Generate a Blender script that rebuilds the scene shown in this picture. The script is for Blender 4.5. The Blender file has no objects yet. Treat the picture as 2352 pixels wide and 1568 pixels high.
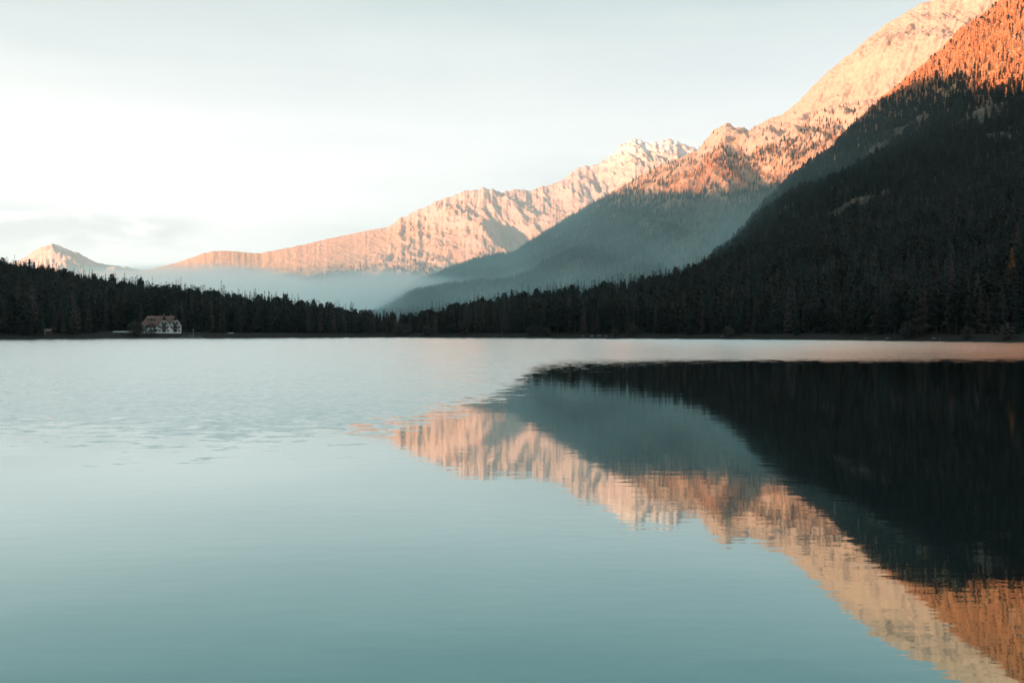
import bpy, bmesh, math, random
import numpy as np
R_ = math.radians
random.seed(7)
rng = np.random.default_rng(11)
SC = bpy.context.scene
COL = SC.collection
FPX, CX, HY, CAMZ = 995.6, 512.0, 332.0, 3.5      # focal length in px, centre, horizon row, eye height
SUN_EL = R_(12.0)
SUN_H = (-0.848, -0.53)                           # horizontal direction towards the sun
TAN_E = math.tan(SUN_EL)

# ------------------------------------------------------------------ helpers
def tag(o, label=None, cat=None, group=None, kind=None):
    if label: o['label'] = label
    if cat: o['category'] = cat
    if group: o['group'] = group
    if kind: o['kind'] = kind
    return o

def empty(name, loc, rz=0.0):
    o = bpy.data.objects.new(name, None); COL.objects.link(o)
    o.location = loc; o.rotation_euler = (0, 0, rz); o.empty_display_size = 0.5
    return o

def mesh_np(name, V, faces, mat=None, smooth=False):
    """V: n x 3 array, faces: m x k array (k = 3 or 4)"""
    me = bpy.data.meshes.new(name)
    V = np.asarray(V, np.float32); faces = np.asarray(faces, np.int32)
    m, k = faces.shape
    me.vertices.add(len(V)); me.vertices.foreach_set('co', V.ravel())
    me.loops.add(m * k); me.loops.foreach_set('vertex_index', faces.ravel())
    me.polygons.add(m); me.polygons.foreach_set('loop_start', np.arange(0, m * k, k, dtype=np.int32))
    try: me.polygons.foreach_set('loop_total', np.full(m, k, np.int32))
    except Exception: pass
    if smooth: me.polygons.foreach_set('use_smooth', np.ones(m, bool))
    me.update(); me.validate()
    if mat: me.materials.append(mat)
    return me

def link(name, me, parent=None):
    o = bpy.data.objects.new(name, me); COL.objects.link(o)
    if parent: o.parent = parent
    return o

class MB:
    """collects boxes, prisms, tubes into one mesh"""
    def __init__(s): s.v = []; s.f = []
    def poly(s, pts):
        b = len(s.v); s.v += [tuple(p) for p in pts]; s.f.append(tuple(range(b, b + len(pts))))
    def box(s, x0, x1, y0, y1, z0, z1):
        b = len(s.v)
        s.v += [(x, y, z) for z in (z0, z1) for x, y in ((x0, y0), (x1, y0), (x1, y1), (x0, y1))]
        s.f += [(b, b+3, b+2, b+1), (b+4, b+5, b+6, b+7), (b, b+1, b+5, b+4), (b+1, b+2, b+6, b+5), (b+2, b+3, b+7, b+6), (b+3, b, b+4, b+7)]
        return s
    def slab(s, pts, d):
        """closed plate: polygon pts extruded by vector d"""
        n = len(pts); b = len(s.v)
        s.v += [tuple(p) for p in pts] + [tuple(p[i] + d[i] for i in range(3)) for p in pts]
        s.f.append(tuple(range(b + n - 1, b - 1, -1))); s.f.append(tuple(range(b + n, b + 2 * n)))
        for i in range(n):
            j = (i + 1) % n; s.f.append((b + i, b + j, b + n + j, b + n + i))
        return s
    def tube(s, path, n=6):
        """path: list of (x, y, z, r)"""
        b = len(s.v)
        for x, y, z, r in path:
            for k in range(n):
                a = 2 * math.pi * k / n; s.v.append((x + r * math.cos(a), y + r * math.sin(a), z))
        for i in range(len(path) - 1):
            for k in range(n):
                q = (k + 1) % n; s.f.append((b + i*n + k, b + i*n + q, b + (i+1)*n + q, b + (i+1)*n + k))
        s.f.append(tuple(range(b + n - 1, b - 1, -1)))
        e = b + (len(path) - 1) * n; s.f.append(tuple(range(e, e + n)))
        return s
    def mesh(s, name, mat):
        me = bpy.data.meshes.new(name); me.from_pydata(s.v, [], s.f); me.materials.append(mat); me.update(); return me
    def build(s, name, mat, parent=None): return link(name, s.mesh(name, mat), parent)

# numpy gradient noise
def _h(ix, iy, seed):
    n = (ix * 374761393 + iy * 668265263 + seed * 1274126177) & 0xFFFFFFFF
    n = ((n ^ (n >> 13)) * 1274126177) & 0xFFFFFFFF
    return (n ^ (n >> 16)) & 0xFFFF
def pnoise(x, y, seed=0):
    x = np.asarray(x, float); y = np.asarray(y, float)
    ix = np.floor(x).astype(np.int64); iy = np.floor(y).astype(np.int64)
    fx = x - ix; fy = y - iy
    u = fx**3 * (fx * (fx * 6 - 15) + 10); v = fy**3 * (fy * (fy * 6 - 15) + 10)
    def g(i, j, dx, dy):
        a = _h(i, j, seed) * (2 * math.pi / 65536.0); return np.cos(a) * dx + np.sin(a) * dy
    n00 = g(ix, iy, fx, fy); n10 = g(ix+1, iy, fx-1, fy); n01 = g(ix, iy+1, fx, fy-1); n11 = g(ix+1, iy+1, fx-1, fy-1)
    return ((n00*(1-u) + n10*u)*(1-v) + (n01*(1-u) + n11*u)*v) * 1.4
def fbm(x, y, o=4, seed=0, gain=0.5):
    s = 0; a = 1; t = 0
    for k in range(o):
        s = s + a * pnoise(x * 2**k, y * 2**k, seed + k * 17); t += a; a *= gain
    return s / t
def ridged(x, y, o=4, seed=0, gain=0.5):
    s = 0; a = 1; t = 0
    for k in range(o):
        s = s + a * (1 - 2 * np.abs(pnoise(x * 2**k, y * 2**k, seed + k * 31))); t += a; a *= gain
    return s / t
def sstep(a, b, x):
    t = np.clip((x - a) / (b - a), 0, 1); return t * t * (3 - 2 * t)

# ------------------------------------------------------------------ materials
def mat_new(name):
    m = bpy.data.materials.new(name); m.use_nodes = True
    nt = m.node_tree; b = nt.nodes['Principled BSDF']
    return m, nt, b
def nd(nt, typ, **kw):
    n = nt.nodes.new(typ)
    for k, v in kw.items(): setattr(n, k, v)
    return n
def math_n(nt, op, a, b=None, clamp=False):
    n = nd(nt, 'ShaderNodeMath', operation=op); n.use_clamp = clamp
    for i, q in enumerate((a, b)):
        if q is None: continue
        if isinstance(q, (int, float)): n.inputs[i].default_value = q
        else: nt.links.new(q, n.inputs[i])
    return n.outputs[0]
def mixc(nt, fac, a, b):
    n = nd(nt, 'ShaderNodeMix', data_type='RGBA')
    for s, q in ((n.inputs[0], fac), (n.inputs[6], a), (n.inputs[7], b)):
        if isinstance(q, (int, float)): s.default_value = q
        elif isinstance(q, tuple): s.default_value = (*q, 1)
        else: nt.links.new(q, s)
    return n.outputs[2]
def noise_n(nt, vec, scale, detail=4, rough=0.5, dims='3D'):
    n = nd(nt, 'ShaderNodeTexNoise', noise_dimensions=dims)
    n.inputs['Scale'].default_value = scale; n.inputs['Detail'].default_value = detail; n.inputs['Roughness'].default_value = rough
    nt.links.new(vec, n.inputs['Vector']); return n.outputs['Fac']
def maprange(nt, v, a, b, c=0.0, d=1.0, smooth=True):
    n = nd(nt, 'ShaderNodeMapRange', interpolation_type='SMOOTHSTEP' if smooth else 'LINEAR')
    for i, q in enumerate((v, a, b, c, d)):
        if isinstance(q, (int, float)): n.inputs[i].default_value = q
        else: nt.links.new(q, n.inputs[i])
    return n.outputs[0]
def scaled(nt, vec, s, rot=None):
    n = nd(nt, 'ShaderNodeMapping'); n.inputs['Scale'].default_value = s
    if rot: n.inputs['Rotation'].default_value = rot
    nt.links.new(vec, n.inputs['Vector']); return n.outputs[0]

def plain(name, col, rough=0.8, var=0.25, scale=1.5, metal=0.0):
    m, nt, b = mat_new(name)
    p = nd(nt, 'ShaderNodeNewGeometry').outputs['Position']
    f = noise_n(nt, p, scale, 5)
    nt.links.new(mixc(nt, f, tuple(c * (1 - var) for c in col), tuple(min(1, c * (1 + var)) for c in col)), b.inputs['Base Color'])
    b.inputs['Roughness'].default_value = rough; b.inputs['Metallic'].default_value = metal
    b.inputs['Specular IOR Level'].default_value = 0.2
    return m

def foliage(name, a, c, scale=0.35):
    m, nt, b = mat_new(name)
    oi = nd(nt, 'ShaderNodeObjectInfo'); tc = nd(nt, 'ShaderNodeTexCoord')
    f = noise_n(nt, tc.outputs['Object'], scale, 3)
    k = math_n(nt, 'ADD', math_n(nt, 'MULTIPLY', oi.outputs['Random'], 0.75), math_n(nt, 'MULTIPLY', f, 0.5))
    k = math_n(nt, 'SUBTRACT', k, 0.12, True)
    nt.links.new(mixc(nt, k, a, c), b.inputs['Base Color'])
    b.inputs['Roughness'].default_value = 0.9; b.inputs['Specular IOR Level'].default_value = 0.05
    return m

M = {}
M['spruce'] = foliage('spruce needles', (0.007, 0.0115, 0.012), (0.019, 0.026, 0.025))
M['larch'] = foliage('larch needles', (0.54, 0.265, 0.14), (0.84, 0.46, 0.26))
M['larch_dull'] = foliage('dull larch needles', (0.032, 0.031, 0.028), (0.072, 0.061, 0.052))  # duller, greyer larch colour for the woods low down
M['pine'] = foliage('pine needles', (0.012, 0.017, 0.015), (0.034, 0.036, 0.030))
M['twig'] = foliage('bare twigs', (0.032, 0.030, 0.028), (0.068, 0.058, 0.052))
M['bark'] = plain('bark', (0.055, 0.042, 0.034), 0.95, 0.4, 3)

def slope_mat(name, rock, grass, forest, z_forest, z_rock, snow=None, scl=1.0, bump=1.0, streak=(0.02, 0.004, 0.004)):
    """alpine slope: forest floor low down, grass above, rock on steep faces and high up, snow patches"""
    m, nt, b = mat_new(name)
    g = nd(nt, 'ShaderNodeNewGeometry'); p = g.outputs['Position']
    sx = nd(nt, 'ShaderNodeSeparateXYZ'); nt.links.new(p, sx.inputs[0])
    nx = nd(nt, 'ShaderNodeSeparateXYZ'); nt.links.new(g.outputs['Normal'], nx.inputs[0])
    n1 = noise_n(nt, p, 0.004 * scl, 6, 0.6); n2 = noise_n(nt, p, 0.03 * scl, 6, 0.65)
    n3 = noise_n(nt, scaled(nt, p, streak), 1.0, 5, 0.6)
    rockc = mixc(nt, n2, tuple(c * 0.45 for c in rock), tuple(min(.9, c * 1.45) for c in rock))
    grassc = mixc(nt, n2, tuple(c * 0.6 for c in grass), tuple(c * 1.35 for c in grass))
    k = math_n(nt, 'ADD', math_n(nt, 'MULTIPLY', math_n(nt, 'ADD', n1, n3), 0.55), math_n(nt, 'MULTIPLY', nx.outputs[2], -0.45))
    zr = maprange(nt, sx.outputs[2], z_forest, z_rock)
    k = math_n(nt, 'ADD', k, math_n(nt, 'MULTIPLY', zr, 0.35))
    k = maprange(nt, k, 0.22, 0.58)
    c = mixc(nt, k, grassc, rockc)
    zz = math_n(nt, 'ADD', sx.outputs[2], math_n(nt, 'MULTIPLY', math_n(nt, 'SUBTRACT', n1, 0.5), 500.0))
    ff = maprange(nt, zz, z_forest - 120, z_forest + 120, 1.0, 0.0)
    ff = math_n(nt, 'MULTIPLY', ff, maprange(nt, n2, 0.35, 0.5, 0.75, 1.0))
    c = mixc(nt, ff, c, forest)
    if snow:
        s = math_n(nt, 'MULTIPLY', maprange(nt, sx.outputs[2], snow - 150, snow + 150), maprange(nt, math_n(nt, 'ADD', n2, math_n(nt, 'MULTIPLY', n3, 0.4)), 0.66, 0.76))
        c = mixc(nt, s, c, (0.8, 0.8, 0.82))
    nt.links.new(c, b.inputs['Base Color'])
    b.inputs['Roughness'].default_value = 0.95; b.inputs['Specular IOR Level'].default_value = 0.05
    bp = nd(nt, 'ShaderNodeBump'); bp.inputs['Strength'].default_value = 0.9; bp.inputs['Distance'].default_value = 22.0 * bump
    nt.links.new(noise_n(nt, p, 0.018 * scl, 8, 0.65), bp.inputs['Height']); nt.links.new(bp.outputs[0], b.inputs['Normal'])
    return m

# ------------------------------------------------------------------ terrain
class Layer:
    """a ridge: for every bearing a foot, a crest and a back, all at true distances"""
    def __init__(s, px, F, R, B, zf, zc, zb, nt=120, nb=24, power=1.0):
        s.px = px; s.F = F; s.R = R; s.B = B
        t = np.concatenate([np.linspace(0, 1, nt), 1 + np.linspace(0, 1, nb + 1)[1:]])
        s.t = t; s.nt = nt
        T = t[None, :]
        s.Y = np.where(T <= 1, F[:, None] + (R - F)[:, None] * T, R[:, None] + (B - R)[:, None] * (T - 1))
        s.X = (px[:, None] - CX) / FPX * s.Y
        up = np.clip(T, 0, 1) ** power
        dn = np.clip(T - 1, 0, 1); dn = dn * dn * (3 - 2 * dn) * 0.5 + dn * 0.5
        s.Z = np.where(T <= 1, zf[:, None] + (zc - zf)[:, None] * up, zc[:, None] + (zb - zc)[:, None] * dn)
        s.env = np.where(T <= 1, np.sin(np.pi * np.clip(T, 0, 1)) ** 0.7, np.sin(np.pi * np.clip(T - 1, 0, 1)))
    def height(s, X, Y):
        px = CX + FPX * X / Y
        i = np.clip(np.interp(px, s.px, np.arange(len(s.px))), 0, len(s.px) - 1.001)
        F = np.interp(px, s.px, s.F); Rr = np.interp(px, s.px, s.R); B = np.interp(px, s.px, s.B)
        t = np.where(Y <= Rr, (Y - F) / (Rr - F), 1 + (Y - Rr) / (B - Rr))
        j = np.clip(np.interp(t, s.t, np.arange(len(s.t))), 0, len(s.t) - 1.001)
        a = i.astype(int); c = j.astype(int); u = i - a; v = j - c
        Z = s.Z
        z = (Z[a, c]*(1-u) + Z[a+1, c]*u)*(1-v) + (Z[a, c+1]*(1-u) + Z[a+1, c+1]*u)*v
        return z, t, px
    def build(s, name, mat, smooth=True):
        n, m = s.X.shape
        V = np.stack([s.X, s.Y, s.Z], -1).reshape(-1, 3)
        I = np.arange(n * m).reshape(n, m)
        f = np.stack([I[:-1, :-1], I[1:, :-1], I[1:, 1:], I[:-1, 1:]], -1).reshape(-1, 4)
        o = link(name, mesh_np(name, V, f, mat, smooth)); tag(o, kind='structure')
        return o

def prof(pts, px):
    a = np.array(sorted(pts), float); return np.interp(px, a[:, 0], a[:, 1])
def crest_z(y, R): return CAMZ + (HY - y) / FPX * R

# --- shore hills: the forested ground round the far end of the lake
px = np.linspace(-260, 1320, 400)
shoreY = prof([(-260, 480), (-100, 500), (0, 535), (80, 580), (160, 622), (280, 680), (392, 735), (480, 715), (600, 622), (720, 545), (825, 484), (930, 420), (1024, 361), (1150, 300), (1320, 240)], px)
shoreY = shoreY + 5 * fbm(px / 22, px * 0, 3, 5) + 2.0 * fbm(px / 5, px * 0, 2, 8)
RH_pts = [(-260, 1150), (0, 1100), (200, 1000), (392, 900), (566, 960), (740, 1100), (805, 1200), (1024, 1300), (1320, 1350)]
RH = prof(RH_pts, px)
tt_pts = [(-260, 215), (-100, 240), (0, 258), (44, 264), (87, 273), (131, 280), (174, 285), (218, 290.5), (261, 296), (305, 301), (348, 306), (392, 311), (403, 311.5), (425, 307.5), (457, 301), (500, 295), (544, 289), (588, 283), (632, 277.5), (675, 267), (718, 253), (762, 239), (805, 225), (870, 202), (1024, 152), (1150, 110), (1320, 70)]
ttop = prof(tt_pts, px)
zcH = np.maximum(crest_z(ttop, RH) - 24.0, 4.0)
hills = Layer(px, shoreY - 6, RH, RH + 420, px * 0, zcH, px * 0 - 0.5, nt=150, nb=20)
d = hills.Y - shoreY[:, None]
bank = -0.7 + 1.0 * sstep(-5, 1, d) + 2.7 * sstep(3, 24, d)
front = d / (RH - shoreY)[:, None]
rise = np.clip((d - 34) / (RH - shoreY - 34)[:, None], 0, 1)
Zf = bank + (zcH[:, None] - 3.0) * rise ** 1.15
Zb = hills.Z
hills.Z = np.where(hills.t[None, :] <= 1, Zf, Zb + 0)
nz = fbm(hills.X / 90, hills.Y / 90, 4, 3)
hills.Z += nz * 7 * np.clip((d - 30) / 120, 0, 1) * np.clip(1.6 - hills.t[None, :], 0, 1) + 0.35 * fbm(hills.X / 9, hills.Y / 9, 3, 41) * np.clip(d / 12, 0, 1)

# --- the big wooded mountain on the right
px = np.linspace(600, 1330, 420)
silA = prof([(600, 330), (640, 303), (697, 268), (731, 239), (762, 203), (805, 165), (827, 152), (849, 128), (892, 90), (923, 66), (958, 31), (993, 5), (1024, -24), (1150, -130), (1330, -260)], px)
RA = prof([(600, 1900), (697, 2050), (762, 2500), (892, 2950), (1024, 3050), (1330, 3100)], px)
FA = prof(RH_pts, px) - 30
zfA = np.maximum(crest_z(prof(tt_pts, px), prof(RH_pts, px)) - 24.0, 4.0) - 10
zcA = crest_z(silA, RA) - 14 + 10 * fbm(px / 25, px * 0, 4, 61)
A = Layer(px, FA, RA, RA + 1500, zfA, zcA, px * 0 + 20, nt=220, nb=20, power=1.05)
A.Z += A.env * (70 * ridged(A.X / 520, A.Y / 800, 4, 71) - 30) * np.clip((zcA - 150) / 350, 0.1, 1)[:, None] + 7 * fbm(A.X / 60, A.Y / 60, 4, 72) * np.clip(A.t[None, :] * 4, 0, 1)

# --- the sunlit mountain behind it
px = np.linspace(330, 1130, 1000)
silB = prof([(330, 345), (370, 312), (414, 283), (445, 270), (479, 258), (514, 253), (553, 227), (580, 213), (610, 193), (653, 169), (697, 151), (705, 142), (714, 132.5), (719, 129), (725, 123.5), (731, 127), (736, 127), (743, 128), (749, 131), (758, 124), (771, 117), (778, 117), (784, 113), (800, 99), (827, 73), (850, 55), (871, 36), (885, 26), (905, 13), (932, -1), (980, -30), (1130, -120)], px)
RB = prof([(330, 4000), (414, 4300), (553, 4400), (653, 4500), (725, 4600), (827, 4500), (932, 4500), (1130, 4500)], px)
FB = prof([(330, 2700), (450, 2300), (600, 2150), (760, 2200), (1130, 2400)], px)
zcB = crest_z(silB, RB) + 9 * fbm(px / 9, px * 0, 4, 81) - 6 * np.clip((600 - px) / 100, 0, 1)
B = Layer(px, FB, RB, RB + 1300, px * 0 + 20, zcB, px * 0 + 60, nt=400, nb=24, power=1.12)
hB = np.clip(zcB / 900, 0.12, 1.2)[:, None]
B.Z += B.env * hB * (185 * ridged((B.X + 0.35 * B.Y) / 620, B.Y / 1500, 5, 91, 0.52) - 60) + hB * 14 * fbm(B.X / 50, B.Y / 120, 5, 92, 0.62) * np.clip(B.t[None, :] * 3, 0, 1)
B.Z += hB * (44 * ridged((B.X - B.Y) * 0.7 / 130, (B.X + B.Y) * 0.7 / 900, 5, 95, 0.6) - 16) * np.clip(B.t[None, :] * 3, 0, 1) * np.clip(np.abs(B.t[None, :] - 1) * 9, 0.12, 1)

# --- the long far ridge
px = np.linspace(-230, 760, 1300)
silC = prof([(-230, 300), (0, 285), (60, 276), (100, 272), (144, 270), (174, 263), (190, 258), (204, 252.5), (213, 251), (222, 250.4), (232, 250.6), (244, 252), (253, 252.7), (261, 252.6), (280, 249), (305, 244), (330, 238), (352, 233.5), (370, 229.5), (387, 227), (394, 222), (401, 217.5), (418, 210), (436, 201.5), (450, 197), (461, 191.5), (472, 190), (483, 188), (492, 189), (501, 192), (510, 190.5), (518, 188), (527, 191), (545, 186), (562, 180.5), (570, 173), (579, 167), (588, 165.5), (599, 164), (609, 157), (622, 144), (629, 141), (636, 138.5), (642, 140.5), (649, 143), (660, 140.5), (670, 139.5), (679, 141), (688, 146), (697, 149), (720, 146), (780, 138), (1040, 120)], px)
RC = prof([(-230, 7600), (144, 7400), (300, 7000), (480, 6800), (640, 7300), (1040, 7300)], px)
FC = prof([(-230, 5000), (200, 4700), (400, 4500), (1040, 4700)], px)
zcC = crest_z(silC, RC) + (8 + 16 * sstep(370, 430, px)) * fbm(px / 6, px * 0, 4, 101)
C = Layer(px, FC, RC, RC + 1600, px * 0 + 30, zcC, px * 0 + 100, nt=480, nb=24, power=1.1)
hC = (zcC / 900)[:, None]; rug = (0.13 + 0.87 * sstep(330, 440, px))[:, None]
C.Z += C.env * hC * rug * (185 * ridged((C.X + 0.42 * C.Y + 260 * fbm(C.X / 700, C.Y / 800, 3, 118)) / 640, C.Y / 2300, 6, 113, 0.55) - 80) + hC * rug * 26 * fbm(C.X / 60, C.Y / 420, 5, 112, 0.62) * np.clip(C.t[None, :] * 3, 0, 1) * np.clip(np.abs(C.t[None, :] - 1) * 12, 0.25, 1)
wx = C.X + 0.30 * C.Y + 150 * fbm(C.X / 380, C.Y / 520, 3, 116)
C.Z += hC * rug * np.clip(0.75 + 1.3 * fbm(C.X / 500, C.Y / 700, 3, 117), 0.15, 1.5) * (44 * ridged(wx / 170, C.Y / 1700, 5, 115, 0.62) - 20) * np.clip(C.t[None, :] * 3, 0, 1) * np.clip(np.abs(C.t[None, :] - 1) * 9, 0.12, 1)

# --- lone far peak
px = np.linspace(-60, 190, 260)
silD = prof([(-60, 285), (0, 271), (13, 263), (20, 259.5), (27, 255.5), (35, 250), (41, 246.5), (47, 245.5), (52, 243.5), (58, 244.5), (65, 248), (72, 250.5), (80, 253), (86, 257), (94, 261), (104, 264), (114, 265), (125, 266.5), (136, 268.5), (150, 272), (190, 280)], px)
RD = px * 0 + 10500; FD = px * 0 + 8600
zcD = crest_z(silD, RD) + 16 * fbm(px / 5, px * 0, 3, 121)
D = Layer(px, FD, RD, RD + 1500, px * 0 + 60, zcD, px * 0 + 100, nt=160, nb=16)
D.Z += D.env * (230 * ridged((D.X + 0.4 * D.Y) / 620, D.Y / 1700, 5, 133, 0.55) - 100)

EARTH = (0.045, 0.040, 0.030)
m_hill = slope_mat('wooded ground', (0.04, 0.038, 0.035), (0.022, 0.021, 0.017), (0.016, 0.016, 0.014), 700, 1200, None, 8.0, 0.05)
m_A = slope_mat('wooded mountain slope', (0.36, 0.27, 0.20), (0.50, 0.31, 0.17), (0.040, 0.040, 0.034), 520, 760, None, 2.5, 0.2)  # tan ground above the shadow edge, dark below: sun and shade in the colour
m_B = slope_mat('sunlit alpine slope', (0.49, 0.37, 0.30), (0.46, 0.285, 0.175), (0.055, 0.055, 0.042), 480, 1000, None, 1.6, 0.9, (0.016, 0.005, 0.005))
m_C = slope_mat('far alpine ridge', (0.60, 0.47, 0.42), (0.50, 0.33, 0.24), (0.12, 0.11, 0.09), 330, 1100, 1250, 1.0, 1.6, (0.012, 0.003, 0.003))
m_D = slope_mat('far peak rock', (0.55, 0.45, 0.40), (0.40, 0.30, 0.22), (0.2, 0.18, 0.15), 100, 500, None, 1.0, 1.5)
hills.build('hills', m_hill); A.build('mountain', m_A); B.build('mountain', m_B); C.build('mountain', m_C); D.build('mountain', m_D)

# --- the valley's other side: the ridge behind the camera's left shoulder that keeps the lake in shade
v = np.linspace(-5200, 2600, 260); w = np.linspace(-4600, -500, 90); W0 = -1800.0
G = prof([(-5200, 150), (-4700, 230), (-4300, 400), (-3900, 640), (-3635, 830), (-3560, 940), (-3480, 1050), (-3326, 1130), (-2987, 1080), (-2704, 1010), (-2609, 1012), (-2420, 955), (-2100, 1060), (-1702, 1170), (-1455, 1065), (-1395, 1041), (-1303, 973), (-1154, 881), (-997, 790), (-600, 800), (0, 900), (2600, 900)], v)
H = G - W0 * TAN_E + 20 * fbm(v / 110, v * 0, 4, 141)
VV, WW = np.meshgrid(v, w, indexing='ij')
side = np.where(WW > W0, (WW - W0) / 1300.0, (W0 - WW) / 2800.0)
Zw = H[:, None] * np.clip(1 - side, 0, 1) ** 1.1 - 3 + 60 * (1 - np.abs(1 - 2 * np.clip(side, 0, 1))) * ridged(VV / 500, WW / 500, 4, 151)
V3 = np.stack([0.848 * WW + 0.53 * VV, 0.53 * WW - 0.848 * VV, Zw], -1).reshape(-1, 3)
I = np.arange(V3.shape[0]).reshape(VV.shape)
fq = np.stack([I[:-1, :-1], I[1:, :-1], I[1:, 1:], I[:-1, 1:]], -1).reshape(-1, 4)
ob = link('mountain', mesh_np('mountain', V3, fq, slope_mat('shaded wooded slope', (0.3, 0.26, 0.22), (0.10, 0.08, 0.05), (0.03, 0.034, 0.026), 800, 1300, None, 2.0, 0.4), True)); tag(ob, kind='structure')

# --- ground sheet and lake
mb = MB(); mb.poly([(-14000, -6000, -1.2), (14000, -6000, -1.2), (14000, 15000, -1.2), (-14000, 15000, -1.2)])
tag(mb.build('ground', plain('valley ground', (0.06, 0.055, 0.04), 0.95, 0.3, 0.02)), kind='structure')

def water_mat():
    m, nt, b = mat_new('lake water')
    p = nd(nt, 'ShaderNodeNewGeometry').outputs['Position']
    sx = nd(nt, 'ShaderNodeSeparateXYZ'); nt.links.new(p, sx.inputs[0])
    # wind line: nearer than it the lake lies calm
    fc = nd(nt, 'ShaderNodeFloatCurve'); cu = fc.mapping.curves[0]
    pts = [(-80, 22), (-14, 29), (-7, 32), (-3.5, 40), (0, 57), (4, 98), (12, 112), (31, 122), (80, 124)]
    N = lambda q: ((q[0] + 80) / 160.0, q[1] / 160.0)
    cu.points[0].location = N(pts[0]); cu.points[1].location = N(pts[-1])
    for q in pts[1:-1]: cu.points.new(*N(q))
    for q in cu.points: q.handle_type = 'AUTO_CLAMPED'
    fc.mapping.update()
    nt.links.new(maprange(nt, sx.outputs[0], -80, 80, 0, 1, False), fc.inputs['Value'])
    wob = math_n(nt, 'MULTIPLY', math_n(nt, 'SUBTRACT', noise_n(nt, scaled(nt, p, (0.05, 0.02, 1)), 1.0, 4, 0.6), 0.5), 34.0)
    edge = math_n(nt, 'ADD', math_n(nt, 'MULTIPLY', fc.outputs[0], 160.0), wob)
    fine = noise_n(nt, scaled(nt, p, (0.35, 0.5, 1)), 1.0, 4, 0.7)
    dist = math_n(nt, 'ADD', math_n(nt, 'DIVIDE', sx.outputs[1], edge), math_n(nt, 'MULTIPLY', math_n(nt, 'SUBTRACT', fine, 0.5), 0.7))
    lo = maprange(nt, sx.outputs[0], -8, 26, 0.50, 0.90, False); hi = maprange(nt, sx.outputs[0], -8, 26, 1.80, 1.14, False)
    m0 = maprange(nt, dist, lo, hi)
    # the chop comes in as scattered cat's-paws, denser and denser beyond the line
    paw = maprange(nt, noise_n(nt, scaled(nt, p, (0.6, 1.0, 1.0)), 1.3, 3, 0.65), 0.28, 0.72, 0.0, 1.0, False)
    mask = maprange(nt, math_n(nt, 'SUBTRACT', math_n(nt, 'MULTIPLY', m0, 1.3), paw), -0.02, 0.28)
    rip = noise_n(nt, scaled(nt, p, (0.5, 1.0, 1.0)), 2.6, 2, 0.5)
    swell = noise_n(nt, scaled(nt, p, (0.15, 0.4, 1.0)), 1.0, 2, 0.5)
    h = math_n(nt, 'ADD', math_n(nt, 'MULTIPLY', rip, 0.0016), math_n(nt, 'MULTIPLY', swell, 0.004))
    bp = nd(nt, 'ShaderNodeBump'); bp.inputs['Strength'].default_value = 1.0; bp.inputs['Distance'].default_value = 1.0
    nt.links.new(h, bp.inputs['Height'])
    # wind chop beyond the wind line: wave-face slopes, all tilted toward the camera to mirror brighter sky
    def slopes(scale, off):
        n = nd(nt, 'ShaderNodeTexNoise'); n.inputs['Scale'].default_value = scale; n.inputs['Detail'].default_value = 3; n.inputs['Roughness'].default_value = 0.65
        mp = nd(nt, 'ShaderNodeMapping'); mp.inputs['Scale'].default_value = (0.45, 1.0, 1.0); mp.inputs['Location'].default_value = (off, off, 0)
        nt.links.new(p, mp.inputs['Vector']); nt.links.new(mp.outputs[0], n.inputs['Vector']); return n.outputs['Color']
    def vm(op, a, b):
        n = nd(nt, 'ShaderNodeVectorMath', operation=op)
        for i, q in enumerate((a, b)):
            if isinstance(q, tuple): n.inputs[i].default_value = q
            elif q is not None: nt.links.new(q, n.inputs[i])
        return n.outputs[0]
    s1 = vm('MULTIPLY', vm('SUBTRACT', slopes(4.5, 3.0), (0.5, 0.5, 0.5)), (0.62, 0.20, 0.0))
    s2 = vm('MULTIPLY', vm('SUBTRACT', slopes(0.7, 9.0), (0.5, 0.5, 0.5)), (0.08, 0.07, 0.0))
    face_tilt = nd(nt, 'ShaderNodeCombineXYZ'); nt.links.new(maprange(nt, sx.outputs[0], -15, 120, -0.055, -0.15), face_tilt.inputs[1])
    sl = vm('ADD', vm('ADD', s1, s2), face_tilt.outputs[0])
    sc_ = nd(nt, 'ShaderNodeVectorMath', operation='SCALE'); nt.links.new(sl, sc_.inputs[0]); nt.links.new(mask, sc_.inputs['Scale'])
    nrm = nd(nt, 'ShaderNodeVectorMath', operation='NORMALIZE'); nt.links.new(vm('ADD', bp.outputs[0], sc_.outputs[0]), nrm.inputs[0])
    nt.links.new(nrm.outputs[0], b.inputs['Normal'])
    nt.links.new(maprange(nt, mask, 0, 1, 0.03, 0.16, False), b.inputs['Roughness'])
    b.inputs['Base Color'].default_value = (0.085, 0.255, 0.262, 1)   # steep-angle reflectance, teal
    b.inputs['Metallic'].default_value = 1.0
    return m
xs = np.linspace(-1100, 1100, 23); ys = np.linspace(-120, 800, 24)
XX, YY = np.meshgrid(xs, ys, indexing='ij'); I = np.arange(XX.size).reshape(XX.shape)
fq = np.stack([I[:-1, :-1], I[1:, :-1], I[1:, 1:], I[:-1, 1:]], -1).reshape(-1, 4)
tag(link('lake_water', mesh_np('lake_water', np.stack([XX, YY, XX * 0], -1).reshape(-1, 3), fq, water_mat(), True)), kind='structure')

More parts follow.
